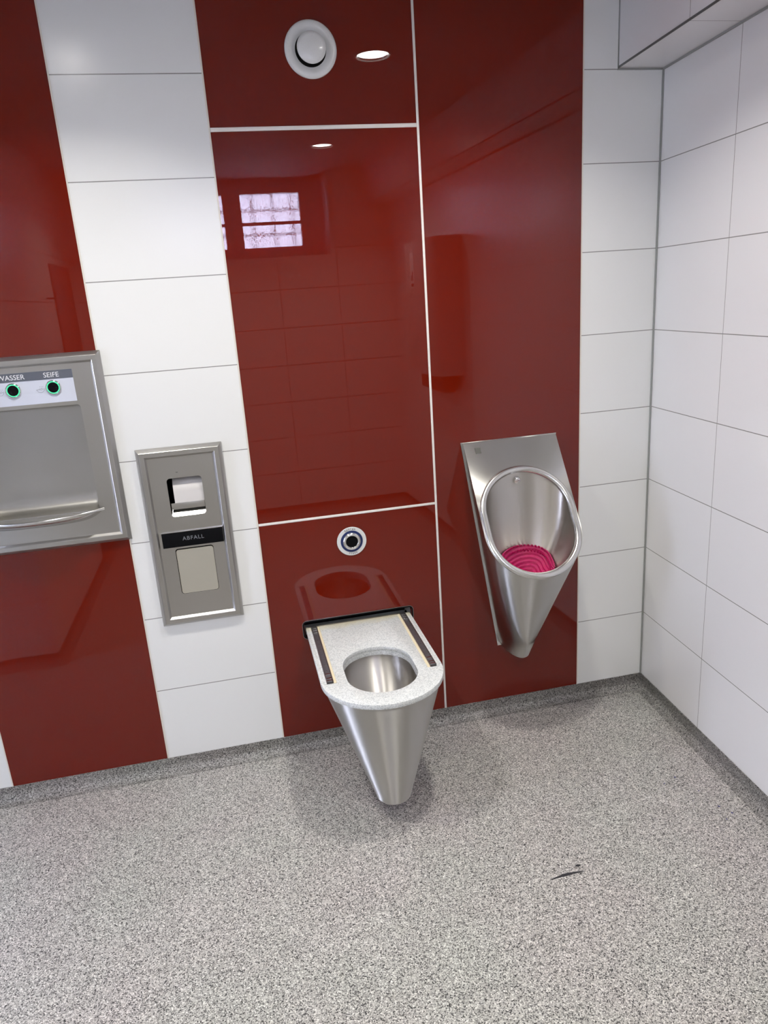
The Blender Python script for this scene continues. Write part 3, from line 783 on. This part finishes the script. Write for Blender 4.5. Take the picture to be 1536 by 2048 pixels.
for sx in (-2.337, -2.2125):
    def l_(prof): return lathe_y(sx, 1.5325, prof, 40)
    s1 = mk('sensor', *l_([(0.0248, -0.0133), (0.0243, -0.0170), (0.0218, -0.0185), (0.0198, -0.0165)]), M['chrome'], B0, True, 60)
    mk('light_ring', *l_([(0.0200, -0.0169), (0.0190, -0.0176), (0.0172, -0.0170)]), M['green'], s1, True)
    mk('sensor_window', *l_([(0.0171, -0.0169), (0.0, -0.0172)]), M['black'], s1, True)

# ================================================================ THINGS SEEN MIRRORED
# baby changing station on the right wall
ym0, ym1 = -2.66, -1.98
cs0 = thing('changing_station', (-0.25, -2.2, 1.2), 'folded grey baby changing station on the right wall, mirrored in red glass', 'changing table')
zz0, zz1 = 1.22, 2.09
prof = []
fxm = -0.315
ring0 = [(wx(ym0)-0.001, ym0), (fxm, ym0), (fxm, ym1-0.13), (fxm+0.015, ym1-0.07), (fxm+0.05, ym1-0.025), (fxm+0.10, ym1), (wx(ym1)-0.001, ym1)]
mk('station_shell', *loft([[(x, y, z) for x, y in ring0] for z in (zz0, zz0+0.02, zz1-0.02, zz1)], True, True, True), M['grey_plastic'], cs0, True, 30)
box('station_bracket', -0.24, -0.16, ym0+0.02, ym1-0.1, zz0-0.12, zz0-0.001, M['dark_grey'], cs0)
sg = box('sign', fxm-0.002, fxm-0.0004, -2.52, -2.42, 1.79, 2.02, M['white_ink'], cs0)
mk('pictogram', *merge([boxVF(fxm-0.0026, fxm-0.0021, -2.505, -2.435, 1.80, 1.822), boxVF(fxm-0.0026, fxm-0.0021, -2.47, -2.445, 1.84, 1.90), boxVF(fxm-0.0026, fxm-0.0021, -2.50, -2.48, 1.84, 1.875)]), M['ink'], sg)
# hook on the left block
hk = mk('coat_hook', *tube([(BOXX+0.001, -2.50, 1.88), (BOXX+0.04, -2.50, 1.875), (BOXX+0.055, -2.50, 1.89), (BOXX+0.056, -2.50, 1.92)], 0.006, 8), M['dark_grey'], None, True)
tag(hk, 'small dark wall hook on the white tiles, mirrored in the left red panel', 'hook')

# ================================================================ MARKS ON THE FLOOR
fo = bpy.data.objects['floor']
def streak(pts, w_, z=0.0006):
    V = []
    n = len(pts)
    for i, (x, y) in enumerate(pts):
        ww = w_*math.sin(math.pi*(0.08+0.84*i/(n-1)))*random.uniform(0.75, 1.2)
        V += [(x, y-ww, z), (x, y+ww, z)]
    return V, [(2*i, 2*i+2, 2*i+3, 2*i+1) for i in range(n-1)]
V1 = [streak([(-0.872+0.118*k/14, -0.938+0.005*math.sin(k/14*3)+0.003*k/14) for k in range(15)], 0.0048), streak([(-0.771+0.018*k/6, -0.908) for k in range(7)], 0.0048)]
mk('pen_mark', *merge(V1), M['ink'], fo)
dots = []
for (x, y, r) in [(-0.235, -0.62, 0.004), (-0.29, -0.64, 0.003), (-0.20, -0.71, 0.003), (-0.185, -0.80, 0.004), (-0.20, -0.86, 0.003), (-0.165, -0.84, 0.004), (-0.25, -0.75, 0.002)]:
    dots.append(([(x+r*math.cos(a*1.05)*random.uniform(.6, 1.3), y+r*math.sin(a*1.05)*random.uniform(.6, 1.3), 0.0006) for a in range(6)], [(0, 1, 2, 3, 4, 5)]))
mk('ink_spots', *merge(dots), simple('blue_ink', (0.01, 0.015, 0.12), 0.5, noise=0.05), fo)
